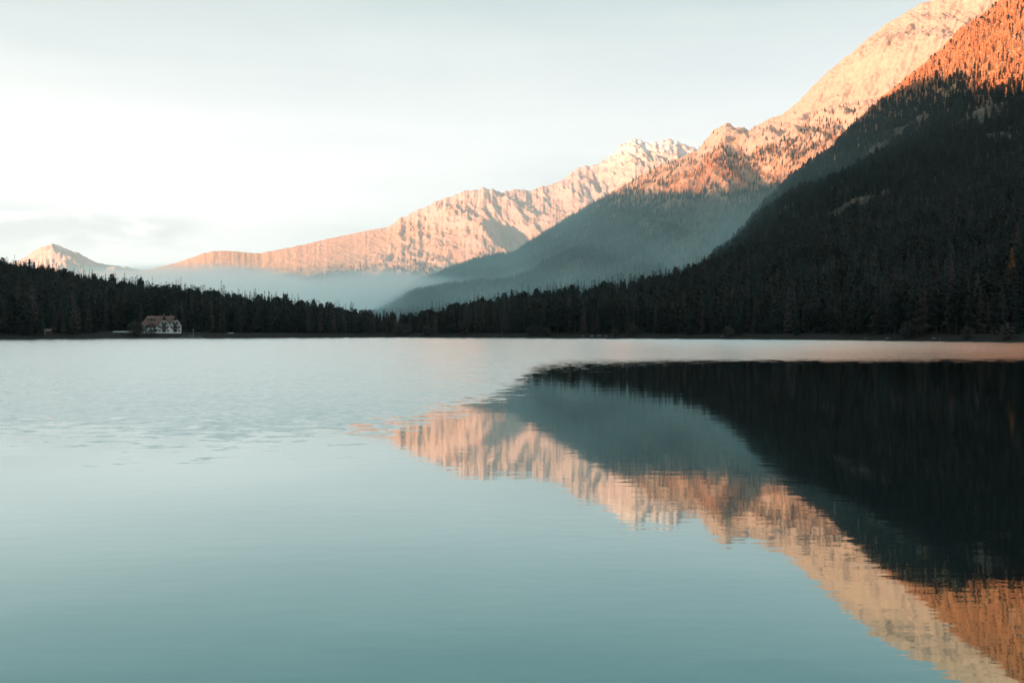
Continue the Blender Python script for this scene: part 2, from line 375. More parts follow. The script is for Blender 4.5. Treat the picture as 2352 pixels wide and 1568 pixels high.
# ------------------------------------------------------------------ trees (built at true size, base at the origin)
def spruce_mesh(name, h, rad, mat, seed, whorls=17, per=8, droop=0.34, start=0.07, power=0.85, gap=0.1):
    r = random.Random(seed); V = []; F = []
    for i in range(whorls):
        q = i / (whorls - 1); z = h * (start + (0.985 - start) * q)
        rr = rad * (1 - q) ** power * r.uniform(0.82, 1.12) + 0.3
        n = max(4, int(per * (1 - 0.4 * q)))
        a0 = r.uniform(0, 6.28)
        for k in range(n):
            if r.random() < gap: continue
            a = a0 + 6.283 * (k + r.uniform(-0.3, 0.3)) / n
            L = rr * r.uniform(0.7, 1.15); wd = L * r.uniform(0.28, 0.42) + 0.12
            ca, sa = math.cos(a), math.sin(a)
            dz = -droop * L * r.uniform(0.7, 1.3)
            b = len(V); mid = 0.55
            V += [(0, 0, z + 0.25), (ca*L, sa*L, z + dz + 0.12 * L),
                  (ca*L*mid - sa*wd, sa*L*mid + ca*wd, z + dz*0.9 - 0.15*L), (ca*L*mid + sa*wd, sa*L*mid - ca*wd, z + dz*0.9 - 0.15*L),
                  (ca*L*mid, sa*L*mid, z + dz*0.45 + 0.1)]
            F += [(b, b+2, b+4), (b+4, b+2, b+1), (b, b+4, b+3), (b+4, b+1, b+3)]
    b = len(V); V += [(0.36, 0, h*0.93), (-0.18, 0.3, h*0.93), (-0.18, -0.3, h*0.93), (0, 0, h)]
    F += [(b, b+1, b+3), (b+1, b+2, b+3), (b+2, b, b+3)]
    return mesh_np(name, V, F, mat)

def cluster_mesh(name, mat, seed, env, n, size, h):
    """small leaf sprays spread through an outline env(q) -> radius at height fraction q"""
    r = random.Random(seed); V = []; F = []
    for i in range(n):
        while True:
            q = r.random(); rr = env(q)
            if r.random() < rr / env.top: break
        a = r.uniform(0, 6.283); rad = rr * math.sqrt(r.uniform(0.12, 1.0)) * r.uniform(0.85, 1.1)
        x, y, z = rad * math.cos(a), rad * math.sin(a), h * q
        s = size * r.uniform(0.6, 1.3); b = len(V)
        u = np.array([r.gauss(0, 1), r.gauss(0, 1), r.gauss(0, 0.6)]); u /= np.linalg.norm(u)
        w = np.cross(u, [r.gauss(0, 1), r.gauss(0, 1), r.gauss(0, 1)]); w /= np.linalg.norm(w) + 1e-6
        c = np.array([x, y, z])
        V += [tuple(c + u*s), tuple(c + w*s*0.55), tuple(c - u*s), tuple(c - w*s*0.55)]
        F += [(b, b+1, b+2), (b, b+2, b+3)]
    return mesh_np(name, V, F, mat)

def trunk_mesh(name, h, r0, mat, limbs=0, seed=0):
    h *= 0.84
    mb = MB(); mb.tube([(0, 0, -0.6, r0*1.25), (0, 0, 0.4, r0), (0.03, 0, h*0.5, r0*0.6), (0, 0, h, 0.04)], 6)
    r = random.Random(seed)
    for i in range(limbs):
        z = h * r.uniform(0.3, 0.85); a = r.uniform(0, 6.28); L = h * 0.22 * (1.2 - z / h); s = r0 * 0.3
        x, y = math.cos(a) * L, math.sin(a) * L
        b = len(mb.v)
        mb.v += [(-s, 0, z), (s, 0, z), (0, s, z + s), (x, y, z + L * 0.7)]
        mb.f += [(b, b+1, b+3), (b+1, b+2, b+3), (b+2, b, b+3)]
    return mb.mesh(name, mat)

def env_pine(q): return 0 if q < 0.22 else 3.6 * (1 - ((q - 0.52) / 0.5) ** 2) ** 0.5 * (1 if q < 0.97 else .5) if abs(q - 0.52) < 0.5 else 0.2
env_pine.top = 3.7
def env_larch(q): return 0.05 if q < 0.1 else 3.0 * (1 - q) ** 0.75 * (0.75 + 0.25 * math.sin(q * 40))
env_larch.top = 3.1
def env_bush(q): return 2.9 * max(0.02, math.sin(math.pi * min(1, q * 0.93 + 0.05))) ** 0.6
env_bush.top = 3.0

KINDS = {  # kind: list of (crown mesh, trunk mesh, height)
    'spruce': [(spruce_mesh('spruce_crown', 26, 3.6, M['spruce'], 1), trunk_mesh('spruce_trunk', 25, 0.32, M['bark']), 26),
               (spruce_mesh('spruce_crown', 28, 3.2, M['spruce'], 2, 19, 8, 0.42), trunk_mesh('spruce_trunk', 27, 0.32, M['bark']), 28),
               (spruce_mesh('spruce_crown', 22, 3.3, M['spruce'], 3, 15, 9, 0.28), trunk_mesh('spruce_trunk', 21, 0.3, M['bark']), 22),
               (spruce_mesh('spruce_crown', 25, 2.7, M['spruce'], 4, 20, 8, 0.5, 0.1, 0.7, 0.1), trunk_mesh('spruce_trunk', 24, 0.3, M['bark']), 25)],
    'larch': [(cluster_mesh('larch_crown', M['larch_dull'], 5, env_larch, 520, 0.95, 24), trunk_mesh('larch_trunk', 23.5, 0.28, M['bark'], 14, 5), 24),
              (spruce_mesh('larch_crown', 25, 3.3, M['larch_dull'], 6, 18, 9, 0.22, 0.1, 0.7, 0.15), trunk_mesh('larch_trunk', 24.5, 0.28, M['bark'], 14, 6), 25)],
    'pine': [(cluster_mesh('pine_crown', M['pine'], 7, env_pine, 420, 1.0, 24), trunk_mesh('pine_trunk', 22, 0.34, M['bark'], 14, 7), 24),
             (cluster_mesh('pine_crown', M['pine'], 8, lambda q: env_pine(q), 400, 1.0, 22) if False else cluster_mesh('pine_crown', M['pine'], 8, env_pine, 380, 1.1, 21), trunk_mesh('pine_trunk', 19, 0.34, M['bark'], 12, 8), 21)],
}
# far-off woods use the same crowns; golden larches kept mostly above the shadow edge, their orange adding to the sunlight
SRC = bpy.data.collections.new('tree_sources')
def src(name, me):
    o = bpy.data.objects.new(name, me); SRC.objects.link(o); return o
order = []
for k, (a, b, h) in enumerate(KINDS['spruce']): src('t%02d_spruce' % len(order), a); order.append(h)
for k, (a, b, h) in enumerate(KINDS['larch']): src('t%02d_larch' % len(order), a); order.append(h)
for k, (a, b, h) in enumerate(KINDS['pine']): src('t%02d_pine' % len(order), a); order.append(h)
gold0 = len(order)
src('t%02d_gold' % len(order), cluster_mesh('larch_crown', M['larch'], 9, env_larch, 150, 1.4, 22)); order.append(22)
src('t%02d_gold' % len(order), spruce_mesh('larch_crown', 22, 3.0, M['larch'], 10, 11, 6, 0.15, 0.08, 0.7, 0.2)); order.append(22)
lod0 = len(order)
src('t%02d_far' % len(order), spruce_mesh('spruce_crown', 22, 4.4, M['spruce'], 12, 9, 8, 0.4, 0.03)); order.append(22)
src('t%02d_far' % len(order), cluster_mesh('pine_crown', M['pine'], 13, env_larch, 110, 1.5, 20)); order.append(20)

def scatter_tree_group():
    ng = bpy.data.node_groups.new('tree_scatter', 'GeometryNodeTree')
    ng.interface.new_socket('Geometry', in_out='INPUT', socket_type='NodeSocketGeometry')
    ng.interface.new_socket('Geometry', in_out='OUTPUT', socket_type='NodeSocketGeometry')
    N, Lk = ng.nodes, ng.links
    gi = N.new('NodeGroupInput'); go = N.new('NodeGroupOutput')
    ci = N.new('GeometryNodeCollectionInfo'); ci.inputs['Collection'].default_value = SRC
    ci.inputs['Separate Children'].default_value = True; ci.inputs['Reset Children'].default_value = True
    io = N.new('GeometryNodeInstanceOnPoints'); io.inputs['Pick Instance'].default_value = True
    def attr(n, t):
        a = N.new('GeometryNodeInputNamedAttribute'); a.data_type = t; a.inputs['Name'].default_value = n
        return next(s for s in a.outputs if s.enabled and s.name == 'Attribute')
    e = N.new('FunctionNodeEulerToRotation'); c = N.new('ShaderNodeCombineXYZ')
    Lk.new(attr('rot', 'FLOAT'), c.inputs[2]); Lk.new(c.outputs[0], e.inputs[0])
    Lk.new(gi.outputs[0], io.inputs['Points']); Lk.new(ci.outputs[0], io.inputs['Instance'])
    Lk.new(attr('idx', 'INT'), io.inputs['Instance Index']); Lk.new(e.outputs[0], io.inputs['Rotation'])
    Lk.new(attr('scl', 'FLOAT_VECTOR'), io.inputs['Scale']); Lk.new(io.outputs[0], go.inputs[0])
    return ng
NG = scatter_tree_group()
def forest(name, P, idx, scl, label):
    me = bpy.data.meshes.new(name); me.vertices.add(len(P)); me.vertices.foreach_set('co', np.asarray(P, np.float32).ravel())
    n = len(P)
    me.attributes.new('rot', 'FLOAT', 'POINT').data.foreach_set('value', rng.uniform(0, 6.283, n).astype(np.float32))
    me.attributes.new('idx', 'INT', 'POINT').data.foreach_set('value', np.asarray(idx, np.int32))
    s3 = np.stack([scl * rng.uniform(0.85, 1.2, n), scl * rng.uniform(0.85, 1.2, n), scl], -1).astype(np.float32)
    me.attributes.new('scl', 'FLOAT_VECTOR', 'POINT').data.foreach_set('vector', s3.ravel())
    o = link(name, me); tag(o, label, 'forest', None, 'stuff')
    md = o.modifiers.new('trees', 'NODES'); md.node_group = NG
    return o

def spread(L, px0, px1, t0, t1, cell, seed):
    """jittered grid of points over a ridge, in world metres"""
    g = np.random.default_rng(seed)
    y0 = L.F.min(); y1 = (L.R + (L.B - L.R) * max(0, t1 - 1)).max()
    x0 = min((px0 - CX) / FPX * y0, (px0 - CX) / FPX * y1); x1 = max((px1 - CX) / FPX * y0, (px1 - CX) / FPX * y1)
    gx, gy = np.meshgrid(np.arange(x0, x1, cell), np.arange(y0, y1, cell), indexing='ij')
    X = (gx + g.uniform(-0.48, 0.48, gx.shape) * cell).ravel(); Y = (gy + g.uniform(-0.48, 0.48, gy.shape) * cell).ravel()
    Z, t, p = L.height(X, Y)
    k = (p > px0) & (p < px1) & (t > t0) & (t < t1)
    return X[k], Y[k], Z[k], t[k], p[k], g

# ---- near wood round the lake: every tree that shows well becomes an object
X, Y, Z, t, p, g = spread(hills, -70, 1090, 0.0, 1.12, 6.0, 21)
sh = Y - np.interp(p, hills.px, shoreY)
HOUSE_PX = (139, 204)
clear = 16 + 8 * fbm(X / 30, Y / 30, 2, 77)
clear = np.where((p > 96) & (p < 206), 62, clear)
clear = np.where((p > 210) & (p < 300), 30, clear)
keep = (sh > clear) & (g.uniform(0, 1, len(X)) < 0.93)
X, Y, Z, t, p, sh = (q[keep] for q in (X, Y, Z, t, p, sh)); n = len(X)
kind = np.zeros(n, int)                                    # 0 spruce 1 larch 2 pine
mix = fbm(X / 70, Y / 70, 3, 55) + g.normal(0, 0.3, n)
kind[mix > 0.42] = 1; kind[(mix < -0.22)] = 2
kind[(sh < 45) & (g.uniform(0, 1, n) < 0.18)] = 1
var = g.integers(0, 4, n); var = np.where(kind == 0, var, var % 2)
sc = g.uniform(0.62, 1.12, n) * np.where(g.uniform(0, 1, n) < 0.06, 1.14, 1.0)
sc *= np.where(sh < clear[keep] + 14, 0.86, 1.0)
sc *= 1 - 0.34 * np.exp(-((p - 394) / 62) ** 2)            # lower wood in the dip
kn = ['spruce', 'larch', 'pine']
hgt = np.array([KINDS[kn[a]][b][2] for a, b in zip(kind, var)]) * sc
# what shows of each tree, front to back
top = HY - (Z + hgt - CAMZ) / Y * FPX; bot = HY - (Z - CAMZ) / Y * FPX; wid = 2.6 * sc / Y * FPX
colmin = np.full(1400, 999.0); vis = np.zeros(n)
for i in np.argsort(Y):
    a = int(p[i] - wid[i] * 0.6) + 100; b = int(p[i] + wid[i] * 0.6) + 101
    seg = colmin[a:b]; lo = np.minimum(seg, bot[i])
    vis[i] = np.clip(lo - top[i], 0, None).mean() * wid[i] if 0 < p[i] < 1024 else 0
    colmin[a:b] = np.minimum(seg, top[i] + (bot[i] - top[i]) * 0.25)
pick = np.zeros(n, bool); pick[np.argsort(-vis)[:285]] = True

ids = np.where(kind == 0, var, np.where(kind == 1, 4 + var, 6 + var))
q = ~pick
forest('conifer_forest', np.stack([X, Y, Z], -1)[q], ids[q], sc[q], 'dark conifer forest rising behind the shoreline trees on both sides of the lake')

# landmarks along the shore, by bearing
MARKS = [(0, 24, 'at the left edge'), (24, 40, 'left of the hut'), (40, 62, 'behind the hut'), (62, 88, 'right of the hut'),
         (88, 112, 'left of the pale tent'), (112, 140, 'behind the pale tent'), (140, 162, "behind the house's hipped end"), (162, 184, "behind the house's gables"),
         (184, 206, 'behind the landing stage'), (206, 226, 'right of the landing stage'), (226, 250, 'by the upturned boat'), (250, 290, 'right of the boat'),
         (290, 330, 'below the thickest fog'), (330, 368, 'where the left wood thins'), (368, 400, 'in the dip'), (400, 425, 'just right of the dip'),
         (425, 460, 'where the right wood starts'), (460, 500, 'below the shaded cliffs'), (500, 545, 'below the misty spur'), (545, 590, 'left of the beach stones'),
         (590, 630, 'behind the beach stones'), (630, 670, 'right of the beach stones'), (670, 710, 'below the snowy peaks'), (710, 750, 'below the pointed peak'), (750, 790, 'below the sunlit notch'),
         (790, 830, 'below the steep slope edge'), (830, 870, 'under the steep wood'), (870, 910, 'left of the round bush'), (910, 950, 'behind the round bush'),
         (950, 985, 'right of the round bush'), (985, 1024, 'at the right edge')]
ORD = ['first', 'second', 'third', 'fourth', 'fifth', 'sixth', 'seventh', 'eighth', 'ninth', 'tenth', 'eleventh', 'twelfth', 'thirteenth', 'fourteenth']
KW = {'spruce': ('dark spruce', 'dark spruces'), 'larch': ('brown larch', 'brown larches'), 'pine': ('bushy pine', 'bushy pines')}
CAT = {'spruce': 'spruce tree', 'larch': 'larch tree', 'pine': 'pine tree'}
bins = {}
for i in np.where(pick)[0]:
    mk = next(x for x in MARKS if x[0] <= p[i] < x[1] or x is MARKS[-1])
    row = 'front' if sh[i] < clear[keep][i] + 22 else 'back'
    bins.setdefault((mk[2], kn[kind[i]], row), []).append(i)
def place_tree(k, va, loc, s, rz, label, group):
    cr, tr, h = KINDS[k][va]
    e = empty(k + '_tree', loc, rz); e.scale = (s * random.uniform(0.9, 1.15), s * random.uniform(0.9, 1.15), s)
    tag(e, label, CAT[k], group)
    link('crown', cr, e); link('trunk', tr, e)
    return e
for (where, k, row), L in bins.items():
    L.sort(key=lambda i: p[i]); tall = max(L, key=lambda i: bot[i] - top[i])
    for j, i in enumerate(L):
        rw = 'by the water' if row == 'front' else 'up the bank'
        if len(L) == 1: lab = 'lone %s %s, %s' % (KW[k][0], rw, where)
        else: lab = '%s from left of %s %s, %s' % (ORD[min(j, 13)], KW[k][1], rw, where)
        place_tree(k, int(var[i]), (float(X[i]), float(Y[i]), float(Z[i])), float(sc[i]), random.uniform(0, 6.28), lab,
                   '%s along the lake shore' % KW[k][1])

# ---- the big mountain's wood
X, Y, Z, t, p, g = spread(A, 655, 1090, 0.0, 1.03, 7.2, 31)
n = len(X)
open_ = fbm(X / 130, Y / 190, 4, 65)
glade = np.exp(-(((p - 985) / 34) ** 2 + ((Z - 385) / 60) ** 2)) * 0.8 + 0.4 * np.exp(-(((p - 905) / 30) ** 2 + ((Z - 360) / 60) ** 2))
k = (open_ < 0.30 + 0.5 * sstep(540, 620, Z) - 0.4 * sstep(800, 950, Z)) & (glade * 1.25 + g.uniform(-0.35, 0.35, n) < 0.55)
X, Y, Z, t, p = (q[k] for q in (X, Y, Z, t, p)); n = len(X)
gold = g.uniform(0, 1, n) < 0.03 + 0.84 * sstep(-70, 70, Z - 600 + 2.3 * np.clip(p - 950, 0, 90) + 110 * fbm(X / 90, Y / 90, 2, 66))  # larch share follows the shadow edge, so orange needles brighten the sunlit part
base = np.where(Y < 1900, g.integers(0, 4, n), np.where(g.uniform(0, 1, n) < 0.75, lod0, lod0 + 1))
base = np.where((g.uniform(0, 1, n) < 0.18) & ~gold, 6 + g.integers(0, 2, n), base)
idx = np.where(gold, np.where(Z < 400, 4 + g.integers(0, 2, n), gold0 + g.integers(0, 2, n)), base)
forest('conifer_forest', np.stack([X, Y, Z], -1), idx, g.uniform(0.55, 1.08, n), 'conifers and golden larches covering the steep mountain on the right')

# ---- woods on the sunlit mountain behind
X, Y, Z, t, p, g = spread(B, 330, 860, 0.0, 0.985, 8.6, 41)
n = len(X)
line = 520 + 160 * fbm(X / 420, Y / 420, 3, 95) + 160 * sstep(640, 760, p)
dens = sstep(line + 170, line - 160, Z) * 1.05 + 0.04
patch = fbm(X / 120, Y / 200, 3, 96)
scree = np.exp(-(((p - 690 - (Z - 250) * 0.12) / 22) ** 2)) * sstep(520, 380, Z) * sstep(120, 200, Z)
k = (g.uniform(0, 1, n) < dens * np.where(patch > 0.28, 0.35, 1) * (1 - 0.85 * scree)) & (Z < 900)
X, Y, Z, p = (q[k] for q in (X, Y, Z, p)); n = len(X)
gold = g.uniform(0, 1, n) < (0.0 + 0.66 * sstep(600, 700, p) * sstep(820, 520, Z) * sstep(430, 500, Z)) * (1 + fbm(X / 150, Y / 150, 2, 97))  # no gold below the shadow edge; orange crowns reinforce the sunlit band
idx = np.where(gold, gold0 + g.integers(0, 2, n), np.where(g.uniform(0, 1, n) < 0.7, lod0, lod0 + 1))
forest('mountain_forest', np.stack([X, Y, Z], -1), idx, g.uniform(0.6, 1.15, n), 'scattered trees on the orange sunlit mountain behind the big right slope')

# ---- woods at the foot of the far ridge
X, Y, Z, t, p, g = spread(C, 200, 640, 0.0, 0.75, 13.0, 51)
n = len(X)
line = 330 + 150 * fbm(X / 500, Y / 500, 3, 105) - 130 * sstep(330, 260, p)
k = (g.uniform(0, 1, n) < sstep(line + 130, line - 130, Z)) & (fbm(X / 160, Y / 260, 3, 106) < 0.25)
X, Y, Z = (q[k] for q in (X, Y, Z)); n = len(X)
idx = np.where(g.uniform(0, 1, n) < 0.1, gold0, np.where(g.uniform(0, 1, n) < 0.7, lod0, lod0 + 1))
forest('mountain_forest', np.stack([X, Y, Z], -1), idx, g.uniform(0.7, 1.2, n), 'hazy woods at the foot of the long far ridge above the fog')

# ------------------------------------------------------------------ the house on the shore
def ground_at(x, y): return float(hills.height(np.array([x]), np.array([y]))[0][0])
def at(pxv, Yv): return (pxv - CX) / FPX * Yv
M['wall'] = plain('white render', (0.58, 0.63, 0.63), 0.9, 0.12, 0.6)
M['roof'] = plain('red brown roof tiles', (0.115, 0.070, 0.062), 0.85, 0.35, 1.2)
M['timber'] = plain('dark stained timber', (0.055, 0.04, 0.032), 0.8, 0.3, 4)
M['glass'] = plain('dark window glass', (0.02, 0.025, 0.03), 0.12, 0.1, 2)
M['frame'] = plain('pale window frame', (0.45, 0.46, 0.44), 0.7, 0.1, 3)
M['stone'] = plain('grey stone', (0.17, 0.165, 0.155), 0.9, 0.35, 1.0)
M['rockpale'] = plain('pale boulder', (0.09, 0.09, 0.087), 0.9, 0.3, 2)
M['white'] = plain('pale canvas', (0.19, 0.20, 0.20), 0.8, 0.1, 2)
M['metal'] = plain('dull grey metal', (0.35, 0.36, 0.36), 0.5, 0.15, 3, 0.6)
HYD = 648.0; HS = HYD / FPX
hx0 = at(141.2, HYD); hz = 3.4
house = empty('house', (hx0, HYD, hz), R_(19.2)); house.scale = (0.93, 0.93, 1.0)
tag(house, 'white lakeside house with red-brown roof and twin timber-trimmed gables', 'house')
EAVE, RID, W, DEP, GF = 4.9, 10.8, 27.0, 11.0, -1.3
g1, g2, gw = 15.2, 22.7, 4.05
mb = MB(); mb.box(0.6, 26.6, 0, DEP, -1.5, EAVE)
for c in (g1, g2):       # gable bays stand forward, with pointed tops
    a = c - gw + 0.45; b = c + (gw - 0.45 if c == g2 else g2 - g1 - gw + 0.45 - 0.02)
    top_at = lambda x: RID - 0.35 - abs(x - c) * (RID - EAVE) / gw
    mb.slab([(a, GF, -1.5), (b, GF, -1.5), (b, GF, top_at(b)), (c, GF, top_at(c)), (a, GF, top_at(a))], (0, 1.28, 0))
mb.build('wall', M['wall'], house)
# roof: hipped at one end, gabled bays in front
mb = MB(); th = (0, 0, 0.22); ov = 0.7; ym = DEP / 2; ridge0 = 3.9; ey = EAVE - 0.45
mb.slab([(-ov, -ov, ey), (g2, -ov, ey), (g2, ym, RID), (ridge0, ym, RID)], th)
mb.slab([(W + ov, DEP + ov, ey), (-ov, DEP + ov, ey), (ridge0, ym, RID), (g2, ym, RID)], th)
mb.slab([(-ov, DEP + ov, ey), (-ov, -ov, ey), (ridge0, ym, RID)], th)
mb.slab([(W + ov, GF - 0.8, ey), (W + ov, DEP + ov, ey), (g2, ym, RID), (g2, GF - 0.8, RID)], th)
sl = (RID - EAVE) / gw
hv = (g2 - g1) / 2
mb.slab([(g2, GF - 0.8, RID + .02), (g2, ym, RID + .02), (g2 - hv, ym, RID - hv * sl), (g2 - hv, GF - 0.8, RID - hv * sl)], th)
mb.slab([(g1 + hv, GF - 0.8, RID - hv * sl), (g1 + hv, ym, RID - hv * sl), (g1, ym, RID + .02), (g1, GF - 0.8, RID + .02)], th)
mb.slab([(g1, GF - 0.8, RID + .03), (g1, ym, RID + .03), (g1 - gw - .3, -ov + 1.0, RID - (gw + .3) * sl), (g1 - gw - .3, GF - 0.8, RID - (gw + .3) * sl)], th)
roof = mb.build('roof', M['roof'], house)
for cx_, cy_, hh in ((g1 - 0.2, ym + 1.2, 1.7), (g2 - 2.9, ym + 1.0, 1.2)):
    ch = MB().box(cx_ - .35, cx_ + .35, cy_ - .35, cy_ + .35, RID - 1.2, RID + hh - .35).build('chimney', M['stone'], roof)
cap = MB(); cap.box(g2 - 3.5, g2 - 2.3, ym + 0.5, ym + 1.5, RID + 0.86, RID + 1.12); cap.build('chimney_cap', M['white'], roof)
for c in (g1, g2):
    mb = MB()
    for s in (-1, 1):
        e = hv if (c == g1 and s > 0) or (c == g2 and s < 0) else gw + .35
        x1 = c + s * e; z1 = RID - e * sl
        mb.slab([(c, GF - .95, RID + .25), (x1, GF - .95, z1 + .25), (x1, GF - .95, z1 - .35), (c, GF - .95, RID - .35)], (0, .13, 0))
    mb.build('bargeboard', M['timber'], house)
    mb = MB(); mb.slab([(c - 1.55, GF - .06, RID - .45 - 1.55 * sl), (c + 1.55, GF - .06, RID - .45 - 1.55 * sl), (c, GF - .06, RID - .45)], (0, -.08, 0))
    mb.box(c - .25, c + .25, GF - .5, GF - .15, RID - 3.2, RID - 1.6); mb.build('gable_cladding', M['timber'], house)
def window(x, z, w, h, y, par=house, name='window'):
    f = MB()
    for b in ((x-w/2-.09, x-w/2, z-.09, z+h+.09), (x+w/2, x+w/2+.09, z-.09, z+h+.09), (x-w/2, x+w/2, z-.09, z), (x-w/2, x+w/2, z+h, z+h+.09)):
        f.box(b[0], b[1], y - .10, y + .02, b[2], b[3])
    f.box(x - .035, x + .035, y - .08, y - .03, z, z + h)
    o = f.build(name, M['frame'] if name == 'window' else M['timber'], par)
    MB().box(x - w/2, x + w/2, y - .03, y + .01, z, z + h).build('pane', M['glass'], o)
    if w < 1.3 and name == 'window':
        s = MB(); s.box(x - w/2 - .55, x - w/2 - .12, y - .07, y - .01, z - .05, z + h + .05); s.build('shutter', M['timber'], o)
    return o
for c in (g1, g2):
    for dx in (-.95, .95): window(c + dx + .15, 6.1, .75, 1.3, GF)
    for z0 in (3.0, 0.35): window(c - .2, z0, 2.2, 1.9, GF, name='balcony_door')
    for dx in (-2.75, 2.75): window(c + dx, 3.2, .8, 1.2, GF)
    if c == g1: window(c - 2.75, 0.6, .8, 1.2, GF)
    window(c + 2.75, 0.6, .8, 1.2, GF)
    for z0, hw in ((2.65, 2.3), (5.25, 2.0)):
        mb = MB(); mb.box(c - hw, c + hw, GF - 1.25, GF - .01, z0, z0 + .16)
        mb.box(c - hw, c + hw, GF - 1.32, GF - 1.26, z0 + .2, z0 + .95)
        for s in (-1, 1): mb.box(c + s * hw - .03, c + s * hw + .03, GF - 1.24, GF - .02, z0 + .2, z0 + .95)
        mb.box(c - hw, c + hw, GF - 1.36, GF - 1.22, z0 + .98, z0 + 1.06)
        mb.build('balcony', M['timber'], house)
for x in (1.6, 3.4, 5.2, 7.0, 9.2):
    window(x, 3.0, .9, 1.2, -0.01); window(x, 0.4, .9, 1.4, -0.01)
dm = MB(); dy = 1.9
dm.box(4.3, 8.9, dy, dy + 2.6, 7.0, 9.1)
dorm = dm.build('dormer', M['timber'], house)
MB().slab([(4.0, dy - .5, 9.12), (9.2, dy - .5, 9.12), (9.2, ym - .2, 10.3), (4.0, ym - .2, 10.3)], (0, 0, .16)).build('dormer_roof', M['roof'], dorm)
for x in (5.5, 7.7): window(x, 7.55, 1.0, 1.1, dy, dorm, 'dormer_window').data.materials[0] = M['frame']

# small things round the house
def thing(name, x, y, label, cat, rz=0, dz=0, group=None):
    e = empty(name, (x, y, ground_at(x, y) + dz), rz); tag(e, label, cat, group); return e
yy = 578.0
hut = thing('hut', at(46.5, yy), yy, 'small dark timber hut with pitched roof on the left shore', 'hut')
MB().box(-2.6, 2.6, -1.8, 1.8, -.8, 2.0).build('wall', M['timber'], hut)
mb = MB(); mb.slab([(-3.3, -2.5, 1.75), (3.3, -2.5, 1.75), (3.3, 0, 3.2), (-3.3, 0, 3.2)], (0, 0, .15)); mb.slab([(3.3, 2.5, 1.75), (-3.3, 2.5, 1.75), (-3.3, 0, 3.2), (3.3, 0, 3.2)], (0, 0, .15))
mb.build('roof', plain('hut shingles', (0.09, 0.07, 0.06), 0.9, 0.3, 2), hut)
MB().box(-.5, .5, -1.88, -1.78, -.2, 1.7).build('door', M['stone'], hut)
yy = 622.0
tent = thing('awning_tent', at(123, yy), yy, 'long low pale awning tent on the shore left of the house', 'tent')
mb = MB()
for s in (-1, 1): mb.slab([(-6, s * 1.9, 0.95), (6, s * 1.9, 0.95), (5.6, 0, 1.75), (-5.6, 0, 1.75)], (0, 0, .06))
for s in (-1, 1): mb.slab([(s * 6, -1.9, 0.95), (s * 6, 1.9, 0.95), (s * 5.6, 0, 1.75)], (s * .05, 0, 0))
mb.build('canopy', M['white'], tent)
for x in (-5.9, -2, 2, 5.9):
    for s in (-1, 1): MB().box(x - .05, x + .05, s * 1.85 - .05, s * 1.85 + .05, -.5, .95).build('pole', M['metal'], tent)
yy = 626.0
st = thing('landing_stage', at(193.5, yy), yy, 'grey stone landing stage with two dark boat openings beside the house', 'landing stage')
mb = MB(); x0, x1, zb, zt = -6.0, 6.6, -3.2, 0.75
for a, b in ((x0, -.9), (.3, 1.6), (4.0, x1)): mb.box(a, b, -5.2, 0, zb, zt - .35)
mb.box(x0, x1, -5.25, .05, zt - .345, zt)
mb.box(x0, x1, -.8, -.02, zb, zt - .36)
mb.build('masonry', M['stone'], st)
mb = MB()
for i in range(9): mb.box(x0 + .1 + i * 1.55 - .04, x0 + .1 + i * 1.55 + .04, -5.1, -5.02, zt + .004, zt + .95)
mb.box(x0, x1, -5.12, -5.0, zt + .95, zt + 1.03); mb.build('railing', M['metal'], st)
lp = thing('lamp_post', at(193.2, 640), 640, 'pale lamp post with flared white head right of the house', 'lamp post')
MB().tube([(0, 0, -.4, .12), (0, 0, 4.2, .08)], 8).build('post', M['metal'], lp)
MB().tube([(0, 0, 4.2, .15), (0, 0, 4.6, .5), (0, 0, 5.0, .75), (0, 0, 5.1, .2)], 8).build('lamp_shade', M['white'], lp)
pt = thing('mooring_post', at(190.2, 632), 632, 'thick pale post standing on the stone landing stage', 'post')
MB().tube([(0, 0, -.5, .32), (0, 0, 2.4, .28), (0, 0, 2.6, .1)], 8).build('shaft', M['rockpale'], pt)
MB().tube([(0, 0, 2.4, .36), (0, 0, 2.52, .36)], 8).build('collar', M['metal'], pt)
yy = 676.0
bt = thing('rowing_boat', at(230.6, yy), yy, 'small pale boat lying keel up at the wood edge', 'boat', 0.3)
V = []; F = []
for i in range(9):
    u = i / 8 * 2 - 1; bw = .72 * (1 - abs(u) ** 2.4) + .02
    for k in range(7):
        a = math.pi * k / 6; V.append((u * 2.0, -math.cos(a) * bw, math.sin(a) ** .8 * .75 * (1 - .25 * u * u)))
for i in range(8):
    for k in range(6): F.append((i*7+k, (i+1)*7+k, (i+1)*7+k+1, i*7+k+1))
link('hull', mesh_np('hull', V, F, M['white'], True), bt)
MB().box(-1.7, 1.7, -.04, .04, .74, .80).build('keel', M['timber'], bt)

